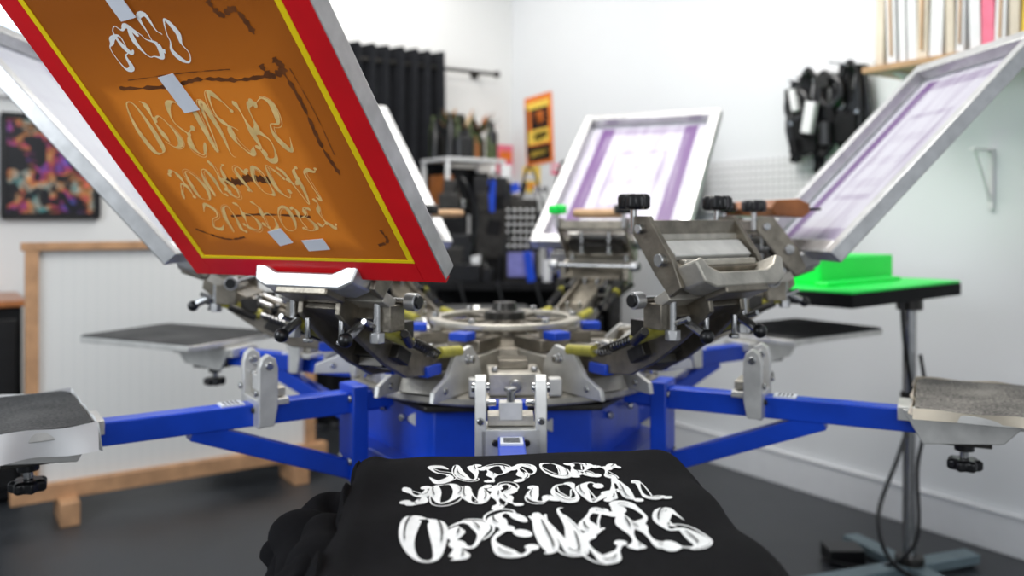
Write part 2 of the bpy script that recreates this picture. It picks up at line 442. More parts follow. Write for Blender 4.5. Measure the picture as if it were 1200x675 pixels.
# high shelf with stacked frames
sh = empty('wall_shelf')
b = B(); b.M = MR; zs = CAMZ+.58
b.box((3.72, -.18, zs+.012), (1.45, .36, .024), WOODT)
for x in (3.1, 3.7, 4.3):
    b.box((x, -.008, zs-.1), (.03, .012, .22), WHITE); b.box((x, -.15, zs-.008), (.03, .28, .012), WHITE)
    b.bar((x, -.01, zs-.19), (x, -.26, zs-.01), .012, .012, WHITE, (1,0,0))
b.obj('board', sh, bevel=.002)
b = B(); b.M = MR; x = 3.04
cols = [CREAM, WHITE, WHITE, WHITE, CREAM, WHITE, CREAM, WHITE, WHITE, PINK, WHITE, CREAM, YPAP, WHITE, WHITE, RED, CREAM]
i = 0
while x < 4.35:
    t = random.uniform(.03, .055); hh = random.uniform(.42, .55); m = cols[i % len(cols)]
    R_ = Matrix.Rotation(random.uniform(-.03, .05), 3, 'Y')
    b.box((x+t/2, -.17-random.uniform(0,.012), zs+.027+hh/2), (t*.9, .33, hh), m, R_)
    if i % 3 == 1: b.box((x+t/2, -.345, zs+.03+hh/2), (t*.25, .005, hh*.9), WOODT, R_)
    x += t+.005; i += 1
b.obj('stacked_frames', sh, bevel=.002)

# ------------------------------------------------------------------ back clutter
Tm = mw_axes(lp(.62, .36), -LW, -NL, Z)
su = empty('shelving_unit')
b = B(); b.M = Tm
for x in (-.2, .2):
    for y in (-.15, .15): b.box((x, y, .83), (.022, .022, 1.66), WHITE)
for z in (.15, .55, .95, 1.3, 1.65): b.box((0, 0, z), (.43, .33, .02), WHITE)
b.box((0,.155,.82),(.4,.006,1.6),BLACKM)
b.obj('frame', su, bevel=.002)
b = B(); b.M = Tm
for z in (.16, .56, .96, 1.31):
    x = -.16
    while x < .17:
        w = random.uniform(.05, .1); hh = random.uniform(.18, .3)
        m = random.choice([BLACKM, BLACKP, DARKST, BLACKM, BLACKP, WOODR, DARKST, CARDB])
        if random.random() < .5: b.cyl((x, 0, z), (x, 0, z+hh), w/2, m)
        else: b.box((x, 0, z+hh/2), (w, .2, hh), m)
        x += w+.008
b.obj('contents', su, bevel=.003)
b = B(); b.M = Tm
for k in range(32):
    x = random.uniform(-.2,.2); y = random.uniform(-.13,.13); r = random.uniform(.018,.045); h = random.uniform(.12,.3)
    m = random.choice([WOODR,OLIVE,BLACKP,CARDB,DARKST,OLIVE,BLACKM,BLACKP,DARKST])
    b.lathe((x,y,1.66), [(r,0),(r,h*.7),(r*.45,h*.82),(r*.45,h)], m, 14)
for i in range(90):
    a = random.uniform(0, 2*pi); l = random.uniform(.06,.19); e = random.uniform(.1,1.3)
    d = Vector((math.cos(a)*math.cos(e), math.sin(a)*math.cos(e), math.sin(e)))
    p0 = Vector((random.choice((.03,.14,-.1)),0,1.84)); p1 = p0+d*l; sd = d.cross(Z).normalized()*.016
    b.add([p0, p0+d*l*.5+sd, p1, p0+d*l*.5-sd], [[0,1,2,3]], random.choice([OLIVE,OLIVE,CARDB,WOODR]))
b.obj('bottles_and_dried_plants', su)

# workbench with equipment
Tw = Matrix.Translation((.04, 4.72, 0)) @ Matrix.Rotation(math.radians(-4), 4, 'Z')
wb = empty('workbench')
b = B(); b.M = Tw
b.box((0,0,.93), (1.1,.55,.04), BLACKM)
for x in (-.52,.52):
    for y in (-.24,.24): b.box((x,y,.455), (.05,.05,.91), DARKST)
b.box((0,0,.3), (1.05,.5,.03), BLACKM); b.box((0,.25,.6),(1.05,.01,.62),BLACKM)
b.box((-.3,.0,.5),(.4,.45,.36),BLACKM); b.box((.2,.0,.55),(.5,.45,.45),BLACKP)
b.obj('bench', wb, bevel=.003)
b = B(); b.M = Tw
b.box((-.39,0,1.07),(.28,.35,.26),BLACKP); b.box((-.39,-.18,1.08),(.2,.01,.1),DARKST)
b.box((-.4,0,1.27),(.24,.3,.14),BLACKM); b.box((-.37,-.12,1.38),(.11,.1,.08),DARKST)
b.box((-.13,.05,1.18),(.26,.3,.46),BLACKM); b.box((-.13,-.105,1.2),(.2,.01,.26),DARKST)
b.box((-.15,.0,1.46),(.18,.2,.1),BLACKP); b.cyl((-.07,0,1.5),(-.07,0,1.58),.03,WHITE)
b.box((.02,-.1,1.17),(.18,.16,.44),DARKST); b.box((.02,-.185,1.04),(.14,.01,.13),LILAC)
for r in range(6):
    for c in range(5): b.cyl((-.045+c*.032,-.185,1.14+r*.038),(-.045+c*.032,-.2,1.14+r*.038),.009,WHITE,10)
b.box((.25,0,1.1),(.2,.3,.3),BLACKP); b.box((.26,.0,1.3),(.18,.25,.12),DARKST); b.box((.25,-.16,1.05),(.16,.01,.12),STEEL)
b.box((.44,.05,1.15),(.14,.3,.4),BLACKM); b.box((.36,.05,1.4),(.3,.2,.12),BLACKM)
b.box((-.25,-.22,1.0),(.12,.1,.09),BLACKP); b.cyl((-.5,-.2,.95),(-.5,-.2,1.12),.03,STEEL)
for i in range(44):
    x = random.uniform(-.5,.5); y = random.uniform(-.26,-.1); h = random.uniform(.05,.2); z = random.choice((.95,.95,1.2,1.32,1.4))
    if z > 1: y = random.uniform(-.1,.05)
    m = random.choice([WHITE,BLACKP,STEEL,BLACKM,LILAC,DARKST,BLACKP,BLUE,DARKST,ORG if i%7==0 else BLACKM])
    if i % 2: b.cyl((x,y,z),(x,y,z+h),random.uniform(.01,.03),m,14)
    else: b.box((x,y,z+h/2),(random.uniform(.03,.08),.05,h),m,Matrix.Rotation(random.uniform(-.3,.3),3,'Y'))
b.obj('equipment', wb, bevel=.003)
b = B(); b.M = Tw
for i in range(5):
    x = -.5+i*.2
    b.sweep(catmull([(x,-.28,.96),(x+.05,-.31,.8),(x+.12,-.3,.5+.05*i),(x+.2,-.28,.35)],6), .007, BLACKP)
for i in range(4):
    x = -.35+i*.18
    b.sweep(catmull([(x,-.1,1.4),(x+.06,-.2,1.5+.03*i),(x+.14,-.2,1.3),(x+.1,-.22,1.1)],6), .006, BLACKP)
b.obj('cables', wb)

b = B(); b.M = mw_axes(lp(3.32,.3), -LW, -NL, Z)
b.box((0,0,.45),(.5,.5,.86),BLACKM); b.box((0,0,.9),(.54,.54,.03),WOODR)
b.box((0,-.256,.65),(.46,.012,.36),BLACKP); b.box((0,-.256,.25),(.46,.012,.36),BLACKP)
for z in (.78,.38): b.cyl((-.06,-.275,z),(.06,-.275,z),.006,STEEL)
b.obj('black_cabinet', bevel=.004)

wf = Matrix.Translation((-2.05, 3.58, 0)) @ Matrix.Rotation(math.atan2(.562,.827), 4, 'Z')
fr = empty('wood_framed_panel')
b = B(); b.M = wf; W_ = 1.28; zt = 1.185
b.box((.03,0,.66),(.05,.045,1.04),WOOD); b.box((W_-.03,0,.66),(.05,.045,1.04),WOOD)
b.box((W_/2,0,zt-.02),(W_+.02,.05,.036),WOOD)
b.box((W_/2,-.01,.125),(W_+.1,.06,.07),WOOD)
for x in (.16, W_-.12): b.box((x,-.03,.05),(.075,.22,.1),WOOD)
b.obj('frame', fr, bevel=.004)
b = B(); b.M = wf; b.box((W_/2,.01,.66),(W_-.09,.012,1.01),PANEL); b.obj('panel', fr, mw=wf)

# green topped table
gt = empty('green_topped_table')
cn = Vector((1.03,2.58,0)); ax = Vector((.77,.64,0)).normalized(); ay = Vector((-.64,.77,0))
Tg = mw_axes(cn, ax, ay, Z); zt = CAMZ-.222
b = B(); b.M = Tg
b.box((.38,.30,zt-.025),(.76,.60,.044),BLACKM); b.box((.38,.30,zt+.001),(.755,.595,.009),GREEN)
b.obj('top', gt, bevel=.003)
b = B(); b.M = Tg
b.box((.43,.34,zt+.05),(.50,.26,.09),GREEN); b.box((.36,.17,zt+.012),(.50,.05,.014),GREEN)
b.obj('raised_block', gt, bevel=.006)
b = B()
px_, py_ = 1.43, 3.07
b.cyl((px_,py_,.03),(px_,py_,zt-.045),.023,STEEL,24)
b.cyl((px_,py_,.03),(px_,py_,.07),.05,DARKST,24); b.cyl((px_,py_,zt-.1),(px_,py_,zt-.047),.045,DARKST)
b.cyl((px_,py_,.62),(px_,py_,.66),.031,DARKST)
for a in (200, 285, 20, 110):
    d = Vector((math.cos(math.radians(a)), math.sin(math.radians(a)),0)); L = .52 if a in (200,285) else .3
    b.bar(Vector((px_,py_,.028)), Vector((px_,py_,.028))+d*L, .07, .035, TEAL)
    b.cyl(Vector((px_,py_,0))+d*(L-.03), Vector((px_,py_,.03))+d*(L-.03), .025, BLACKP)
b.obj('stand', gt, bevel=.003)
b = B()
b.sweep(catmull([(1.37,3.0,zt-.05),(1.38,3.0,.85),(1.42,3.03,.62),(1.37,3.02,.45),(1.28,2.98,.25),(1.31,2.95,.1),(1.45,2.95,.02),(1.65,2.85,.015)],10), .008, BLACKP)
b.sweep(catmull([(1.45,3.03,.8),(1.47,3.02,.6),(1.44,3.03,.4),(1.42,3.0,.15),(1.31,3.06,.03),(1.15,3.16,.02)],10), .007, BLACKP)
b.box((1.24,3.2,.03),(.13,.1,.05),BLACKP)
b.obj('cables', gt)

# ------------------------------------------------------------------ the press
PC = Vector((-.02, 2.32, 0))
def rad(phi):
    f = math.radians(phi)
    return mw_axes(PC, Vector((math.sin(f), -math.cos(f), 0)), Vector((math.cos(f), math.sin(f), 0)), Z)
press = empty('screen_printing_press')
PZ = .90; AT = CAMZ-.413
b = B(); b.M = Matrix.Translation(PC)
def ngon(r, n, a0): return [(r*math.cos(a0+2*pi*i/n), r*math.sin(a0+2*pi*i/n)) for i in range(n)]
a0 = math.radians(4-90+30)
b.prism(ngon(.37,6,a0), lambda x,y,t:(x,y,t), .67, .835, BLUE)
b.prism(ngon(.43,6,a0), lambda x,y,t:(x,y,t), .66, .70, BLUE)
b.prism(ngon(.41,6,a0), lambda x,y,t:(x,y,t), .835, .85, DARKST)
b.cyl((0,0,.1),(0,0,.68),.11,BLUE,32); b.cyl((0,0,.1),(0,0,.14),.2,BLUE,32)
for k in range(4):
    a = math.radians(49+90*k); d = Vector((math.cos(a),math.sin(a),0))
    b.bar(d*.1+Z*.07, d*.48+Z*.07, .08, .08, BLUE); b.cyl(d*.44, d*.44+Z*.035, .035, BLACKP)
b.obj('base', press, bevel=.004)
b = B()
for k in range(6):
    b.M = rad(34+60*k)
    ov = []
    for q in range(24):
        a = 2*pi*q/24; ov.append((.072*math.cos(a), .023*math.sin(a)))
    b.prism(ov, lambda y,z,t:(t,y-.03,z+.795), .31, .3245, ALU_L)
    for w in (-.12,.1): b.cyl((.315,w,.795),(.327,w,.795),.009,STEEL,10)
b.obj('drum_plates', press, bevel=.002)
b = B(); b.M = Matrix.Translation(PC)
b.lathe((0,0,0), [(.405,.856),(.41,.862),(.41,.874),(.40,.878),(.1,.88)], CASTL, 72)
b.lathe((0,0,0), [(.16,.88),(.15,.95),(.06,.97),(.06,1.01)], CAST, 48)
b.lathe((0,0,0), [(.172,1.0),(.2,1.0),(.203,1.004),(.203,1.012),(.2,1.016),(.172,1.016)], CASTL, 60, close=True)
for k in range(6):
    a = math.radians(4+60*k); d = Vector((math.cos(a),math.sin(a),0))
    b.bar(d*.04+Z*1.004, d*.18+Z*1.004, .022, .012, CAST); b.cyl(d*.187+Z*1.01, d*.187+Z*1.028, .01, STEEL, 6)
    b.bar(d*.18+Z*1.0, d*.2+Z*.88, .02, .02, CASTL)
b.lathe((0,0,0), [(.055,1.0),(.055,1.03),(.035,1.035),(.03,1.055)], DARKST, 40)
b.obj('hub_plates', press, bevel=.0015)
b = B()
for k in range(6):
    b.M = rad(4+60*k)
    b.box((.33,0,.905),(.13,.12,.05),CASTL); b.box((.30,0,.94),(.07,.07,.022),CAST)
    for w in (-.045,.045): b.cyl((.37,w,.93),(.37,w,.942),.009,STEEL,6)
    b.cyl((.395,0,.905),(.415,0,.905),.014,STEEL,16)
    b.box((.39,.09,.9),(.03,.03,.04),ALU_L); b.box((.39,-.09,.9),(.03,.03,.04),ALU_L)
b.obj('carriage_blocks', press, bevel=.003)

def arm(phi, plm, apron=False, r0=.985):
    b = B(); b.M = rad(phi); az = AT-.025
    b.box((.69+(r0-.985)/2,0,az),(.62+(r0-.985),.05,.05),BLUE)
    b.box((.44,0,.765),(.04,.085,.23),BLUE)
    b.box((.40,0,AT-.02),(.1,.075,.045),BLUE)
    b.bar((.44,0,.67),(.82,0,AT-.045),.042,.042,BLUE,(0,0,1))
    for w in (-.028,.028): b.cyl((.459,w,.70),(.466,w,.70),.009,STEEL,10); b.cyl((.459,w,.85),(.466,w,.85),.009,STEEL,10)
    b.obj('arm', press, bevel=.003)
    b = B(); b.M = rad(phi); r = .65
    b.box((r,0,AT+.006),(.06,.115,.014),ALU_L)
    b.box((r+.036,0,AT-.018),(.012,.115,.062),ALU_L)
    fn = lambda a,c,t:(a,t,c)
    up = [(r-.0,AT+.0),(r+.008,AT-.045),(r+.042,AT-.045),(r+.042,AT+.085),(r+.036,AT+.105),(r+.021,AT+.115),(r+.006,AT+.105),(r,AT+.085)]
    for w in (-.058,.058):
        s_ = 1 if w < 0 else -1
        b.prism(up, fn, w-.011, w+.011, ALU_L)
        b.cyl((r+.043,w,AT+.03),(r+.05,w,AT+.03),.007,STEEL,12)
        b.cyl((r+.021,w-.018*s_,AT+.09),(r+.021,w+.018*s_,AT+.09),.009,STEEL,12)
        b.cyl((r+.021,w+.008*s_,AT+.06),(r+.021,w+.03*s_,AT+.06),.006,STEEL,10)
    b.box((r+.015,0,AT+.045),(.03,.045,.035),ALU_L); b.box((r+.0,0,AT+.026),(.05,.09,.02),CASTL)
    b.cyl((r+.02,0,AT+.06),(r+.02,0,AT+.085),.008,STEEL,10); b.cyl((r+.02,0,AT+.083),(r+.02,0,AT+.09),.014,STEEL,6)
    for w in (-.03,.03): b.cyl((r+.042,w,AT-.012),(r+.048,w,AT-.012),.007,DARKST,8)
    b.obj('registration_gate', press, bevel=.002)
    b = B(); b.M = rad(phi)
    b.box((.735,0,AT+.002),(.05,.042,.004),TAPE)
    for i in range(4): b.box((.722+.009*i,0,AT+.0045),(.003,.03,.001),BLACKM)
    b.obj('label', press)
    b = B(); b.M = rad(phi); q = r0-.985
    b.box((1.08+q,0,PZ-.04),(.26,.11,.03),ALU_L)
    for w in (-.055,.055): b.prism([(.96+q,PZ-.03),(1.2+q,PZ-.03),(1.15+q,PZ-.085),(1.0+q,PZ-.1)], fn, w-.005, w+.005, ALU_L)
    b.box((1.08+q,0,PZ-.09),(.1,.09,.02),DARKST)
    b.cyl((1.08+q,0,PZ-.1),(1.08+q,0,PZ-.135),.009,STEEL); b.star((1.08+q,0,PZ-.147),(0,0,1),.032,.024,BLACKP)
    b.cyl((1.08+q,0,PZ-.1),(1.08+q,0,PZ-.118),.02,BLACKP)
    b.obj('platen_bracket', press, bevel=.002)
    T = rad(phi); b = B(); b.M = T
    wi, wo = .17, .19
    pl = [(r0,-wi*.95),(r0+.015,-wo),(r0+.495,-wo),(r0+.515,-wo*.9),(r0+.515,wo*.9),(r0+.495,wo),(r0+.015,wo),(r0,wi*.95)]
    b.prism(pl, lambda x,y,t:(x,y,t), PZ-.022, PZ-.004, ALU_L)
    pl2 = [(x*.994+.007,y*.985) for x,y in pl]
    b.prism(pl2, lambda x,y,t:(x,y,t), PZ-.004, PZ, plm)
    b.obj('platen', press, bevel=.002, mw=T)
    if apron:
        b = B(); b.M = rad(phi); n=60
        am = apron; cm = WHITE if am > .03 else CREAM
        vs=[]; fs=[]
        for j in range(7):
            for i in range(n+1):
                r = r0-.003+.5*i/n
                vs.append((r, .194+.003*math.sin(r*60)+.002*j*math.sin(r*37+1), PZ+.001-am*j/6+.002*math.sin(r*50)))
        for j in range(6):
            for i in range(n): a=j*(n+1)+i; fs.append([a,a+1,a+n+2,a+n+1])
        b.add(vs,fs,cm)
        vs=[]; fs=[]
        for s_ in (1,):
            for j in range(7):
                for i in range(n+1):
                    w = -.19+.385*i/n
                    vs.append((r0-.004-.0015*j*math.sin(w*37), w, PZ+.001-am*j/6+.002*math.sin(w*60)))
        for j in range(6):
            for i in range(n): a=j*(n+1)+i; fs.append([a,a+1,a+n+2,a+n+1])
        b.add(vs,fs,cm)
        # mirrored near side for the right-hand platens
        vs=[]; fs=[]
        for j in range(7):
            for i in range(n+1):
                r = r0-.003+.5*i/n
                vs.append((r, -.194-.003*math.sin(r*50)-.002*j*math.sin(r*31+1), PZ+.001-am*j/6+.002*math.sin(r*44)))
        for j in range(6):
            for i in range(n): a=j*(n+1)+i; fs.append([a,a+1,a+n+2,a+n+1])
        b.add(vs,fs,cm)
        b.obj('platen_apron', press)
arm(1.5, PLATD); arm(-56, PLATD, .052, 1.035); arm(64, PLAT, .02, 1.01); arm(-116, PLATD, r0=.96); arm(124, PLATD, r0=.96); arm(184, PLATD)

HINGE_R, HINGE_Z = .807, CAMZ-.105
def head(phi, alpha, empty_head=False, green=False, wide=.12):
    fn = lambda a,c,t:(a,t,c)
    b = B(); b.M = rad(phi)
    b.prism([(.1,.885),(.44,.885),(.42,.915),(.30,.945),(.12,.95)], fn, -.055, .055, CASTL)
    for w in (-.072,.072):
        b.prism([(.27,.88),(.50,.88),(.495,.905),(.44,.925),(.40,.975),(.33,.985),(.29,.95)], fn, w-.006, w+.006, ALU_L)
        b.cyl((.35,w-.012,.955),(.35,w+.012,.955),.012,STEEL,14)
        b.cyl((.45,w-.01,.9),(.45,w+.01,.9),.008,STEEL,10)
    b.cyl((.35,-.095,.955),(.35,.095,.955),.009,STEEL,14)
    b.box((.17,0,.965),(.12,.09,.03),CAST)
    b.obj('head_base', press, bevel=.002)
    b = B(); b.M = rad(phi)
    b.box((.235,.0,.99),(.05,.05,.02),BLUE); b.box((.46,.045,.945),(.06,.026,.024),BLUE); b.box((.46,-.045,.945),(.06,.026,.024),BLUE)
    b.obj('stop_blocks', press, bevel=.003)
    b = B(); b.M = rad(phi)
    prof = [(.31,.935),(.46,.935),(.56,.945),(.64,.985),(.72,1.04),(.79,1.10),(.785,1.135),(.70,1.10),(.62,1.055),(.55,1.03),(.44,.985),(.32,.975)]
    for w in (-.044,.044): b.prism(prof, fn, w-.006, w+.006, CAST)
    b.bar((.33,0,.965),(.55,0,.995),.084,.01,CAST); b.bar((.55,0,.995),(.78,0,1.115),.084,.012,CAST)
    b.bar((.50,0,.955),(.62,0,.985),.06,.02,DARKST)
    b.box((.60,0,1.0),(.05,.14,.03),DARKST,Matrix.Rotation(-.5,3,'Y'))
    for r_, z_ in ((.42,.985),(.50,1.0),(.66,1.065)):
        for w in (-.022,.022): b.cyl((r_,w,z_-.01),(r_,w,z_+.012),.007,STEEL,10)
    b.obj('lift_arm', press, bevel=.002)
    b = B(); b.M = rad(phi)
    for s_ in (-1,1):
        b.cyl((.375,.07*s_,.978),(.465,.07*s_,.986),.0125,YSPR); b.cyl((.33,.07*s_,.974),(.52,.07*s_,.99),.005,STEEL,10)
        b.cyl((.63,.098*s_,1.035),(.725,.098*s_,1.07),.0135,YSPR); b.cyl((.56,.098*s_,1.01),(.78,.098*s_,1.09),.0055,STEEL,10)
        path=[]
        for k in range(90):
            t=k/89; a=t*2*pi*11; c=Vector((.52+.10*t,.098*s_,.993+.04*t))
            path.append(c+Vector((0,math.cos(a)*.010,math.sin(a)*.010)))
        b.sweep(path,.002,DARKST,5)
    b.obj('springs', press)
    b = B(); b.M = rad(phi)
    b.box((.70,0,1.085),(.07,.20,.028),CAST,Matrix.Rotation(-.5,3,'Y'))
    b.box((.735,0,1.125),(.04,.25,.022),CASTL,Matrix.Rotation(-.5,3,'Y'))
    b.cyl((.69,-.15,1.12),(.69,.15,1.12),.007,STEEL,12)
    for s_ in (-1,1):
        b.cyl((.69,.135*s_,1.12),(.69,.158*s_,1.12),.017,ALU,20); b.cyl((.69,.158*s_,1.12),(.69,.164*s_,1.12),.013,BLACKP,20)
        b.cyl((.66,.06*s_,1.07),(.61,.06*s_,1.05),.008,STEEL,12); b.star((.6,.06*s_,1.045),(-.9,0,-.4),.015,.014,BLACKP,6)
        b.cyl((.74,.1*s_,1.05),(.74,.1*s_,1.16),.008,STEEL,12); b.cyl((.74,.1*s_,1.045),(.74,.1*s_,1.065),.015,ALU,6)
        b.box((.71,.115*s_,1.09),(.05,.022,.05),CAST)
        b.cyl((.755,.075*s_,1.08),(.80,.075*s_,1.06),.009,STEEL,10); b.ball((.805,.075*s_,1.057),.014,BLACKP)
        b.cyl((.77,.04*s_,1.09),(.77,.04*s_,1.05),.006,STEEL,8); b.cyl((.77,.04*s_,1.05),(.77,.04*s_,1.042),.011,STEEL,6)
        b.cyl((.64,.11*s_,1.03),(.70,.135*s_,1.06),.009,DARKST,10); b.box((.655,.1*s_,1.06),(.04,.03,.035),DARKST)
    b.obj('micro_registration', press, bevel=.0015)
    bat = [(-.122,.028),(-.105,.034),(-.092,.016),(-.065,.004),(.065,.004),(.092,.016),(.105,.034),(.122,.028),(.112,-.014),(.085,-.026),(-.085,-.026),(-.112,-.014)]
    b = B(); b.M = rad(phi) @ Matrix.Translation((HINGE_R-.005,0,HINGE_Z-.005)) @ Matrix.Rotation(-.35,4,'Y')
    b.prism(bat, lambda y,z,t:(t,y,z), -.03, .032, ALU if not empty_head else CASTL)
    b.box((-.0,0,-.03),(.06,.12,.016),CAST)
    b.obj('clamp_jaw', press, bevel=.004)
    b = B(); b.M = rad(phi)
    for s_ in (-1,1):
        b.prism([(.79,1.15),(.765,1.205),(.70,1.285),(.66,1.285),(.655,1.25),(.72,1.17),(.76,1.13)], fn, .122*s_-.006, .122*s_+.006, CAST)
        b.cyl((.65,wide*s_,1.25),(.65,wide*s_,1.30),.007,STEEL,12)
        b.star((.65,wide*s_,1.314),(0,0,1),.03,.032,GREEN if (green and s_ > 0) else BLACKP,7)
        b.cyl((.74,.126*s_,1.2),(.74,.14*s_,1.2),.013,STEEL,14); b.cyl((.68,.126*s_,1.26),(.68,.138*s_,1.26),.01,STEEL,14)
        b.cyl((.70,.05*s_,1.16),(.70,.05*s_,1.25),.006,STEEL,10)
    b.box((.68,0,1.262),(.05,.25,.03),CAST)
    b.box((.70,0,1.243),(.02,.235,.014),CASTL)
    b.box((.735,0,1.218),(.045,.215,.014),ALU_L,Matrix.Rotation(.7,3,'Y'))
    b.box((.715,0,1.19),(.04,.2,.03),DARKST,Matrix.Rotation(.7,3,'Y'))
    b.box((.755,0,1.17),(.03,.235,.05),CAST,Matrix.Rotation(.4,3,'Y'))
    if empty_head: b.box((.765,0,1.195),(.018,.2,.012),CASTL)
    b.obj('frame_clamp', press, bevel=.002)
for ph, al in ((-26,48),(34,44),(-86,48),(94,47),(-146,46),(154,45)): head(ph, al, ph == 34, ph == 154, .10 if ph in (-26,-86) else .12)

# ------------------------------------------------------------------ lettering (melted, liquid strokes)
G = {
'S': [[(.9,.78),(.6,1.02),(.14,.84),(.26,.56),(.74,.46),(.9,.16),(.48,-.02),(.04,.2)]],
'U': [[(.02,.95),(.16,.9),(.1,.4),(.32,.02),(.66,.06),(.82,.45),(.8,.92),(.98,1.02)]],
'P': [[(.1,-.05),(.26,.1),(.2,.5),(.22,.9)], [(.02,.82),(.3,1.02),(.74,1.0),(.94,.7),(.66,.42),(.27,.4)]],
'O': [[(.5,1.0),(.14,.86),(.02,.4),(.34,.0),(.8,.06),(.98,.5),(.82,.9),(.5,1.0)]],
'R': [[(.06,-.05),(.22,.1),(.2,.5),(.22,.9)], [(.02,.84),(.3,1.02),(.72,1.0),(.9,.74),(.62,.48),(.3,.44)], [(.42,.46),(.66,.36),(.74,.06),(1.06,.02)]],
'T': [[(-.05,.78),(.1,.98),(.55,.9),(.9,1.04),(1.08,.86)], [(.52,.92),(.42,.5),(.56,.14),(.42,-.05)]],
'Y': [[(.0,1.0),(.14,.66),(.46,.46),(.8,.62),(.94,1.0)], [(.8,.62),(.74,.16),(.4,-.06),(.1,.08)]],
'L': [[(.1,.92),(.3,1.0),(.2,.5),(.14,.1),(.5,.0),(.8,.14),(1.0,.04)]],
'C': [[(.92,.74),(.62,1.02),(.14,.8),(.06,.34),(.4,-.02),(.8,.06),(1.0,.3)]],
'A': [[(-.08,.0),(.16,.1),(.3,.6),(.5,1.02),(.7,.6),(.82,.1),(1.08,.0)], [(.14,.3),(.5,.4),(.86,.28)]],
'E': [[(.94,.84),(.55,1.02),(.12,.84),(.34,.56),(.74,.54)], [(.34,.56),(.02,.34),(.26,-.02),(.7,.02),(1.0,.22)]],
'N': [[(.0,.0),(.16,.14),(.14,.6),(.22,1.0),(.42,.7),(.62,.12),(.8,.02),(.82,.5),(.84,.94),(1.0,1.02)]],
}
def ribbons(text, cx, y0, y1, width, sw, seed, wob=.05, jig=.14):
    rnd = random.Random(seed); out = []; slits = []; adv = []
    for ch in text: adv.append(.4 if ch == ' ' else rnd.uniform(.9,1.15))
    tot = sum(adv); k = width/tot; x = cx-width/2; h = y1-y0
    for ch, a in zip(text, adv):
        if ch != ' ':
            gw = a*k*.84; dy = rnd.uniform(-jig,jig); hs = rnd.uniform(.88,1.15); ph = rnd.uniform(0,6); sh_ = rnd.uniform(-.14,.14)
            for st in G[ch]:
                pts = []
                for (gx, gy) in st:
                    gx2 = gx+wob*math.sin(6*gy+ph)+sh_*(gy-.5); gy2 = gy*hs+dy+wob*math.sin(5*gx+ph*1.7)
                    pts.append((x+gx2*gw, y0+(1-gy2)*h, 0))
                C = catmull(pts, 12); m = len(C); strip = []; p1 = rnd.uniform(0,pi); fr_ = rnd.uniform(1.4,2.2)
                sl = []; echo = []
                for i, c in enumerate(C):
                    t = (C[min(i+1,m-1)]-C[max(i-1,0)]).normalized(); nn = Vector((-t.y,t.x,0))
                    q = i/(m-1); s_ = abs(math.sin(pi*q*fr_+p1)); cap = min(1, .15+6*q, .15+6*(1-q))
                    if i in (0, m-1): cap = .05
                    wdt = sw*(.30+1.15*s_**2.6)*cap
                    strip.append((c+nn*wdt, c-nn*wdt))
                    if wdt > sw*.95:
                        sl.append((c+nn*(wdt*.34+wdt*.11), c+nn*(wdt*.34-wdt*.11)))
                    else:
                        if len(sl) > 4: slits.append(sl)
                        sl = []
                if len(sl) > 4: slits.append(sl)
                for s2 in slits:
                    for e_ in (0, -1):
                        l, r = s2[e_]; mid = (l+r)/2; s2[e_] = (mid, mid)
                out.append(strip)
                # droplet at a stroke end
                for e_ in (0, m-1):
                    if rnd.random() < .6 and ch != 'O':
                        c0 = C[e_]; R_ = sw*rnd.uniform(.8,1.35); el = rnd.uniform(1.0,1.7); an = rnd.uniform(0,pi)
                        dx = Vector((math.cos(an),math.sin(an),0)); dyv = Vector((-dx.y,dx.x,0)); dr = []
                        for q in range(13):
                            u = -1+2*q/12; hw = math.sqrt(max(0,1-u*u))*R_
                            cc = c0+dx*u*R_*el; dr.append((cc+dyv*hw, cc-dyv*hw))
                        out.append(dr)
                if rnd.random() < .6 and m > 30:
                    i0 = int(m*rnd.uniform(.1,.3)); i1 = int(m*rnd.uniform(.6,.9)); sg = rnd.choice((-1,1))
                    for i in range(i0, i1):
                        c = C[i]; t = (C[i+1]-C[i-1]).normalized(); nn = Vector((-t.y,t.x,0))*sg; q = (i-i0)/(i1-i0)
                        oo = sw*1.85*math.sin(pi*q)**.5; w_ = sw*.17
                        echo.append((c+nn*(oo+w_), c+nn*(oo-w_)))
                    out.append(echo)
        x += a*k
    return out, slits
def add_ribbons(b, strips, fn, m):
    for k, st in enumerate(strips):
        if len(st) < 2: continue
        vs = []; fs = []
        for (l, r) in st: vs += [fn(l.x,l.y,k), fn((l.x+r.x)/2,(l.y+r.y)/2,k), fn(r.x,r.y,k)]
        for i in range(len(st)-1):
            a = 3*i; fs += [[a,a+1,a+4,a+3],[a+1,a+2,a+5,a+4]]
        b.add(vs, fs, m)

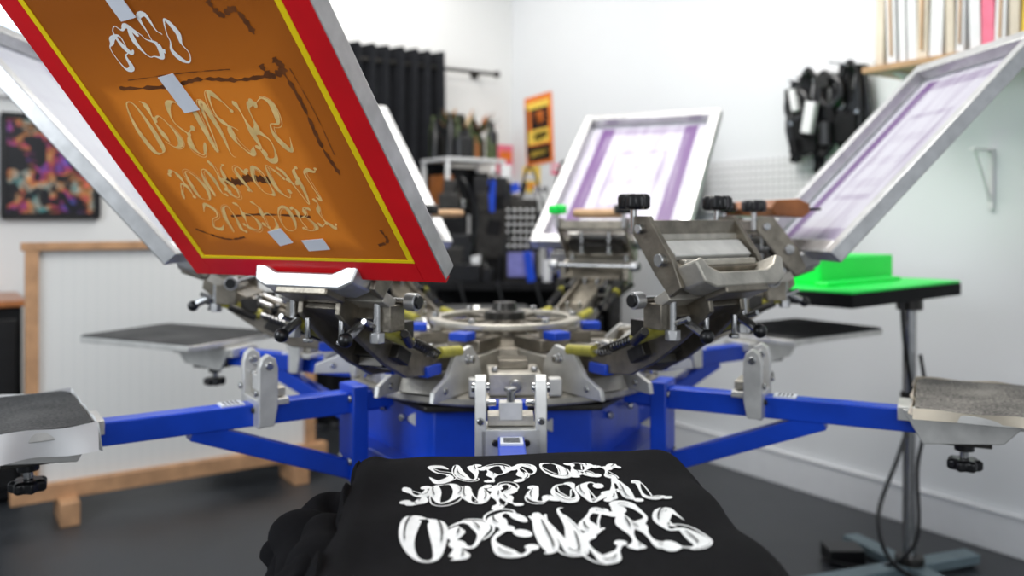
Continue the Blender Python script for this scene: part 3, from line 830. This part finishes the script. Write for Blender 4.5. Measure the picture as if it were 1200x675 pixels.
# ------------------------------------------------------------------ screens
def screen(phi, alpha, mesh_mat, taped=False, W=.58, L=.79):
    al = math.radians(alpha)
    R = rad(phi) @ Matrix.Translation((HINGE_R,0,HINGE_Z))
    wdir = R.to_3x3() @ Vector((0,1,0)); d = R.to_3x3() @ Vector((math.cos(al),0,math.sin(al))); n = wdir.cross(d)
    T = mw_axes(R.translation, wdir, d, n)
    root = bpy.data.objects.new('silkscreen', None); sc.collection.objects.link(root); root.matrix_world = T
    t = .038; rw = .04
    b = B()
    b.box((-W/2+rw/2,L/2,-t/2),(rw,L,t),ALU); b.box((W/2-rw/2,L/2,-t/2),(rw,L,t),ALU)
    b.box((0,rw/2,-t/2),(W-2*rw,rw,t),ALU); b.box((0,L-rw/2,-t/2),(W-2*rw,rw,t),ALU)
    o = b.obj('frame', None, bevel=.003); o.parent = root
    b = B(); b.add([(-W/2+.01,.01,.0008),(W/2-.01,.01,.0008),(W/2-.01,L-.01,.0008),(-W/2+.01,L-.01,.0008)], [[0,1,2,3]], mesh_mat)
    o = b.obj('mesh', None, recalc=False); o.parent = root
    if taped:
        b = B()
        e = .0018; rr = .044; yy = .011
        for s_ in (-1,1):
            b.box((s_*(W/2-rr/2+.001),L/2,e),(rr,L+.002,.0012),RED)
            b.box((s_*(W/2-rr-yy/2),L/2,e),(yy,L-2*rr+.002,.0012),YEL)
        for y, yt in ((rr/2,rr+yy/2*.6),(L-rr/2,L-rr-yy/2)):
            b.box((0,y,e),(W-2*rr,rr,.0012),RED); b.box((0,yt,e+.0003),(W-2*rr,yy*.6,.0012),YEL)
        b.box((0,-.001,-.006),(W,.0015,.016),RED)
        o = b.obj('edge_tape', None); o.parent = root
        b = B()
        fnz = lambda u,v,k:(u,v,.0022+.00002*k)
        for (cx_,y0,y1,w_,tx,sd,sw) in ((-.015,.122,.178,.29,'SUPPORT',11,.0027),(-.015,.200,.262,.335,'YOUR LOCAL',12,.0028),(-.02,.296,.395,.325,'OPENERS',13,.0038)):
            add_ribbons(b, ribbons(tx,cx_,y0,y1,w_,sw,sd,.06)[0], fnz, EMUL_T)
        o = b.obj('stencil_lettering', None, recalc=False); o.parent = root
        b = B(); st = []
        for q in range(5):
            cx_ = -.105+.031*q; cy_ = .508+(-.01,.012,-.004,.01,-.008)[q]; pts=[]
            for i in range(9):
                a = 2*pi*i/9; rr_ = .02*(1+.35*math.sin(2*a+q*1.3)+.22*math.sin(3*a+q)); pts.append((cx_+rr_*.85*math.cos(a), cy_+rr_*1.35*math.sin(a), 0))
            C = catmull(pts,6,True); C.append(C[0]); m=len(C); s2=[]
            for i,c in enumerate(C):
                tt=(C[(i+1)%m]-C[i-1]).normalized(); nn=Vector((-tt.y,tt.x,0)); wd=.0008+.004*math.sin(pi*i/m*2+q)**4
                s2.append((c+nn*wd,c-nn*wd))
            st.append(s2[:int(m*(.75 if q%2 else 1))])
        add_ribbons(b, st, fnz, INK)
        o = b.obj('stencil_mark', None, recalc=False); o.parent = root
        st=[]
        def stroke(pts,w0):
            C=catmull([(x,y,0) for x,y in pts],10); m=len(C); s2=[]
            for i,c in enumerate(C):
                tt=(C[min(i+1,m-1)]-C[max(i-1,0)]).normalized(); nn=Vector((-tt.y,tt.x,0)); wd=w0*(.6+.3*math.sin(i*1.1)*math.sin(i*.37)+.3*math.sin(i*2.3))
                s2.append((c+nn*wd,c-nn*wd*.7))
            st.append(s2)
        stroke([(-.16,.433),(-.05,.428),(.02,.436),(.1,.428),(.18,.433)],.006)
        stroke([(-.13,.447),(0,.45),(.09,.448)],.0015)
        stroke([(.183,.455),(.188,.38),(.182,.3),(.188,.24)],.006)
        stroke([(.20,.44),(.203,.36),(.198,.28)],.0015)
        stroke([(.15,.45),(.16,.43),(.19,.44),(.18,.46)],.010)
        stroke([(.12,.56),(.13,.535),(.16,.54),(.17,.50)],.008)
        stroke([(-.2,.62),(-.1,.617),(0,.622),(.12,.615)],.006)
        stroke([(-.06,.234),(-.03,.230),(0,.238),(.04,.229)],.013)
        stroke([(-.10,.152),(-.02,.156),(.08,.15)],.004)
        stroke([(.21,.12),(.213,.095),(.19,.085)],.005)
        stroke([(-.21,.12),(-.15,.095),(-.1,.10)],.004)
        b2 = B(); add_ribbons(b2, st, lambda u,v,k:(u,v,.0014+.00003*k), EMUL_D)
        o = b2.obj('emulsion_streaks', None, recalc=False); o.parent = root
        b = B()
        for (x,y,w_,h_,a) in ((-.045,.575,.034,.05,.1),(-.036,.416,.036,.07,.12),(-.012,.104,.036,.036,.25),(.058,.086,.05,.026,.1)):
            Rz = Matrix.Rotation(a,3,'Z'); b.box((x,y,.0046),(w_,h_,.0008),TAPE,Rz)
        o = b.obj('tape_pieces', None); o.parent = root
    return T
screen(-26,48,EMUL,True)
screen(-86,48,PALE)
screen(94,46,PURP)
screen(-146,45,PALE)
screen(154,42,PURP)

def squeegee(phi, w0, w1, r, z, m, tilt=0.0, k=1.0):
    T = rad(phi) @ Matrix.Translation((r,(w0+w1)/2,z)) @ Matrix.Rotation(tilt,4,'Z')
    root = bpy.data.objects.new('squeegee', None); sc.collection.objects.link(root); root.matrix_world = T
    b = B(); h = (w1-w0)/2
    prof = [(-.04,.0),(-.03,-.014),(.03,-.018),(.045,-.008),(.045,.01),(.02,.02),(-.03,.017)]
    b.prism([(x*k,y*k) for x,y in prof], lambda x,z_,t:(x,t,z_), -h, h, m)
    b.box((.06*k,0,-.001),(.035,2*h-.01,.008),BLACKP)
    o = b.obj('body', None, bevel=.004); o.parent = root
squeegee(94, -.08, .22, .745, 1.308, WOODR, .12, 1.35)
squeegee(154, -.085, .085, .735, 1.300, WOODT, .0, .9)
squeegee(-146, -.30, -.13, .74, 1.30, WOODT, .1, .8)

# ------------------------------------------------------------------ t-shirt on the front platen
T = rad(4)
prof = [(-.375,-.34),(-.405,-.22),(-.40,-.13),(-.378,-.085),(-.345,-.062),(-.308,-.068),(-.292,-.04),(-.288,-.014),(-.270,-.001),(-.2,0),(-.1,0),(0,0),(.09,0),(.165,0),(.198,-.003),(.222,-.018),(.243,-.055),(.262,-.14),(.272,-.34)]
lon = [(.912,-.24),(.922,-.15),(.932,-.07),(.942,-.025),(.962,-.003),(1.0,0),(1.08,0),(1.16,0),(1.24,0),(1.32,0),(1.40,0),(1.47,0),(1.52,-.012),(1.545,-.06),(1.55,-.16),(1.555,-.3)]
PS = catmull([(a,c,0) for a,c in prof], 9); LS = catmull([(a,c,0) for a,c in lon], 9)
TOPZ = PZ+.006
def und(r,w):
    g = math.exp(-((w-.19)/.05)**2)+math.exp(-((w+.23)/.045)**2)
    return .002*math.sin(8*r+5*w)+.0012*math.sin(21*w+6*r+1)+.001*math.sin(17*r-9*w)+.0042*g*math.sin(30*r+22*w)
b = B(); b.M = T; vs=[]; fs=[]; nP=len(PS); nL=len(LS)
for i,l in enumerate(LS):
    for j,p_ in enumerate(PS):
        r = l.x; w = p_.x; dz = max(p_.y+l.y*.9, -.36); k = min(1, max(0,-p_.y)/.1); kl = min(1, max(0,-l.y)/.08)
        side = -1 if w < 0 else 1
        fold = math.sin(r*34+p_.y*9)*.012+math.sin(r*61+2)*.006+math.sin(r*19-p_.y*20)*.009
        w2 = w+side*k*fold*(1.8 if side<0 else .9)
        if side < 0 and -.12 < p_.y < -.01: dz += .013*math.sin(r*27+w*60)+.009*math.sin(r*52)
        if side < 0 and w < -.29: w2 += max(0,(1.06-r))*.25
        r2 = r-kl*(.008*math.sin(w*40)+.006*math.sin(w*71+1))*(1 if l.x<1.2 else -1)
        vs.append((r2, w2, TOPZ+dz+und(r,w)+.004*math.exp(-((w+.262)/.012)**2)))
for i in range(nL-1):
    for j in range(nP-1):
        a=i*nP+j; fs.append([a,a+1,a+nP+1,a+nP])
b.add(vs,fs,FABRIC)
sh_root = empty('black_tshirt')
o = b.obj('garment', sh_root, ang=170)
sol = o.modifiers.new('solid','SOLIDIFY'); sol.thickness=.0015; sol.offset=-1
sub = o.modifiers.new('sub','SUBSURF'); sub.levels=1; sub.render_levels=1
b = B(); b.M = T
for q,(dw,dz0) in enumerate(((-.305,-.07),(-.345,-.085),(-.372,-.12))):
    vs=[]; fs=[]; n=80; m=16
    for i in range(n+1):
        r = 1.0+.52*i/n
        env = min(1, .15+i/12)
        for j in range(m+1):
            a = pi*(j/m); rr=(.026+.010*math.sin(r*22+q*2)+.005*math.sin(r*47+q))*env
            vs.append((r, dw-.014*math.sin(r*13+q)-rr*math.cos(a)*1.3, TOPZ+dz0+rr*math.sin(a)*.95+.009*math.sin(r*18+q)))
    for i in range(n):
        for j in range(m): a=i*(m+1)+j; fs.append([a,a+1,a+m+2,a+m+1])
    b.add(vs,fs,FABRIC)
b.obj('sleeve_folds', sh_root, ang=170)
b = B(); b.M = T
on = lambda u,v,k:(v, u, TOPZ+und(v,u)+.0016+.00002*k)
on2 = lambda u,v,k:(v, u, TOPZ+und(v,u)+.0042+.00002*k)
for (cx_,y0,y1,w_,tx,sd,sw) in ((-.034,1.040,1.108,.285,'SUPPORT',11,.0056),(-.028,1.134,1.205,.355,'YOUR LOCAL',12,.0058),(-.020,1.245,1.365,.35,'OPENERS',13,.0082)):
    so, sl = ribbons(tx,cx_,y0,y1,w_,sw,sd,.075,.17)
    add_ribbons(b, so, on, INK); add_ribbons(b, sl, on2, INKD)
b.obj('printed_lettering', sh_root, recalc=False)

# ------------------------------------------------------------------ lights
w = bpy.data.worlds.new('world'); sc.world = w; w.use_nodes = True
bg = w.node_tree.nodes['Background']; bg.inputs[0].default_value = (.86,.93,1,1); bg.inputs[1].default_value = .55
def area(name, loc, target, size, power, col=(1,1,1)):
    l = bpy.data.lights.new(name,'AREA'); l.energy=power; l.size=size; l.color=col
    o = bpy.data.objects.new(name,l); sc.collection.objects.link(o); o.location=loc
    o.rotation_euler=(Vector(target)-Vector(loc)).to_track_quat('-Z','Y').to_euler(); return o
area('overhead_fill', (.1,3.0,3.2), (.1,3.0,0), 1.4, 62, (1,.975,.94))  # added area fill under the ceiling, no fixture modelled
area('overhead_fill', (-.6,4.7,3.2), (-.4,4.9,0), 1.0, 22, (1,.97,.93))  # second added overhead fill, towards the back corner
area('left_fill', (-2.6,.3,2.3), (0,2.8,1.1), 1.5, 55, (.88,.94,1))  # added side fill left of the camera, stands apart from window_1
area('rear_fill', (.8,-1.8,2.0), (0,2.4,1.1), 2.2, 34, (.95,.97,1))  # added fill from behind the camera, no doorway there
# ------------------------------------------------------------------ camera
cd = bpy.data.cameras.new('camera'); cam = bpy.data.objects.new('camera', cd); sc.collection.objects.link(cam)
cam.location=(0,0,CAMZ); cam.rotation_euler=(pi/2,0,0)
cd.sensor_width=36; cd.lens=30; cd.shift_y=-(337.5-258)/1200; cd.clip_start=.02
cd.dof.use_dof=True; cd.dof.focus_distance=1.35; cd.dof.aperture_fstop=2.2
sc.camera=cam
sc.view_settings.view_transform='Standard'
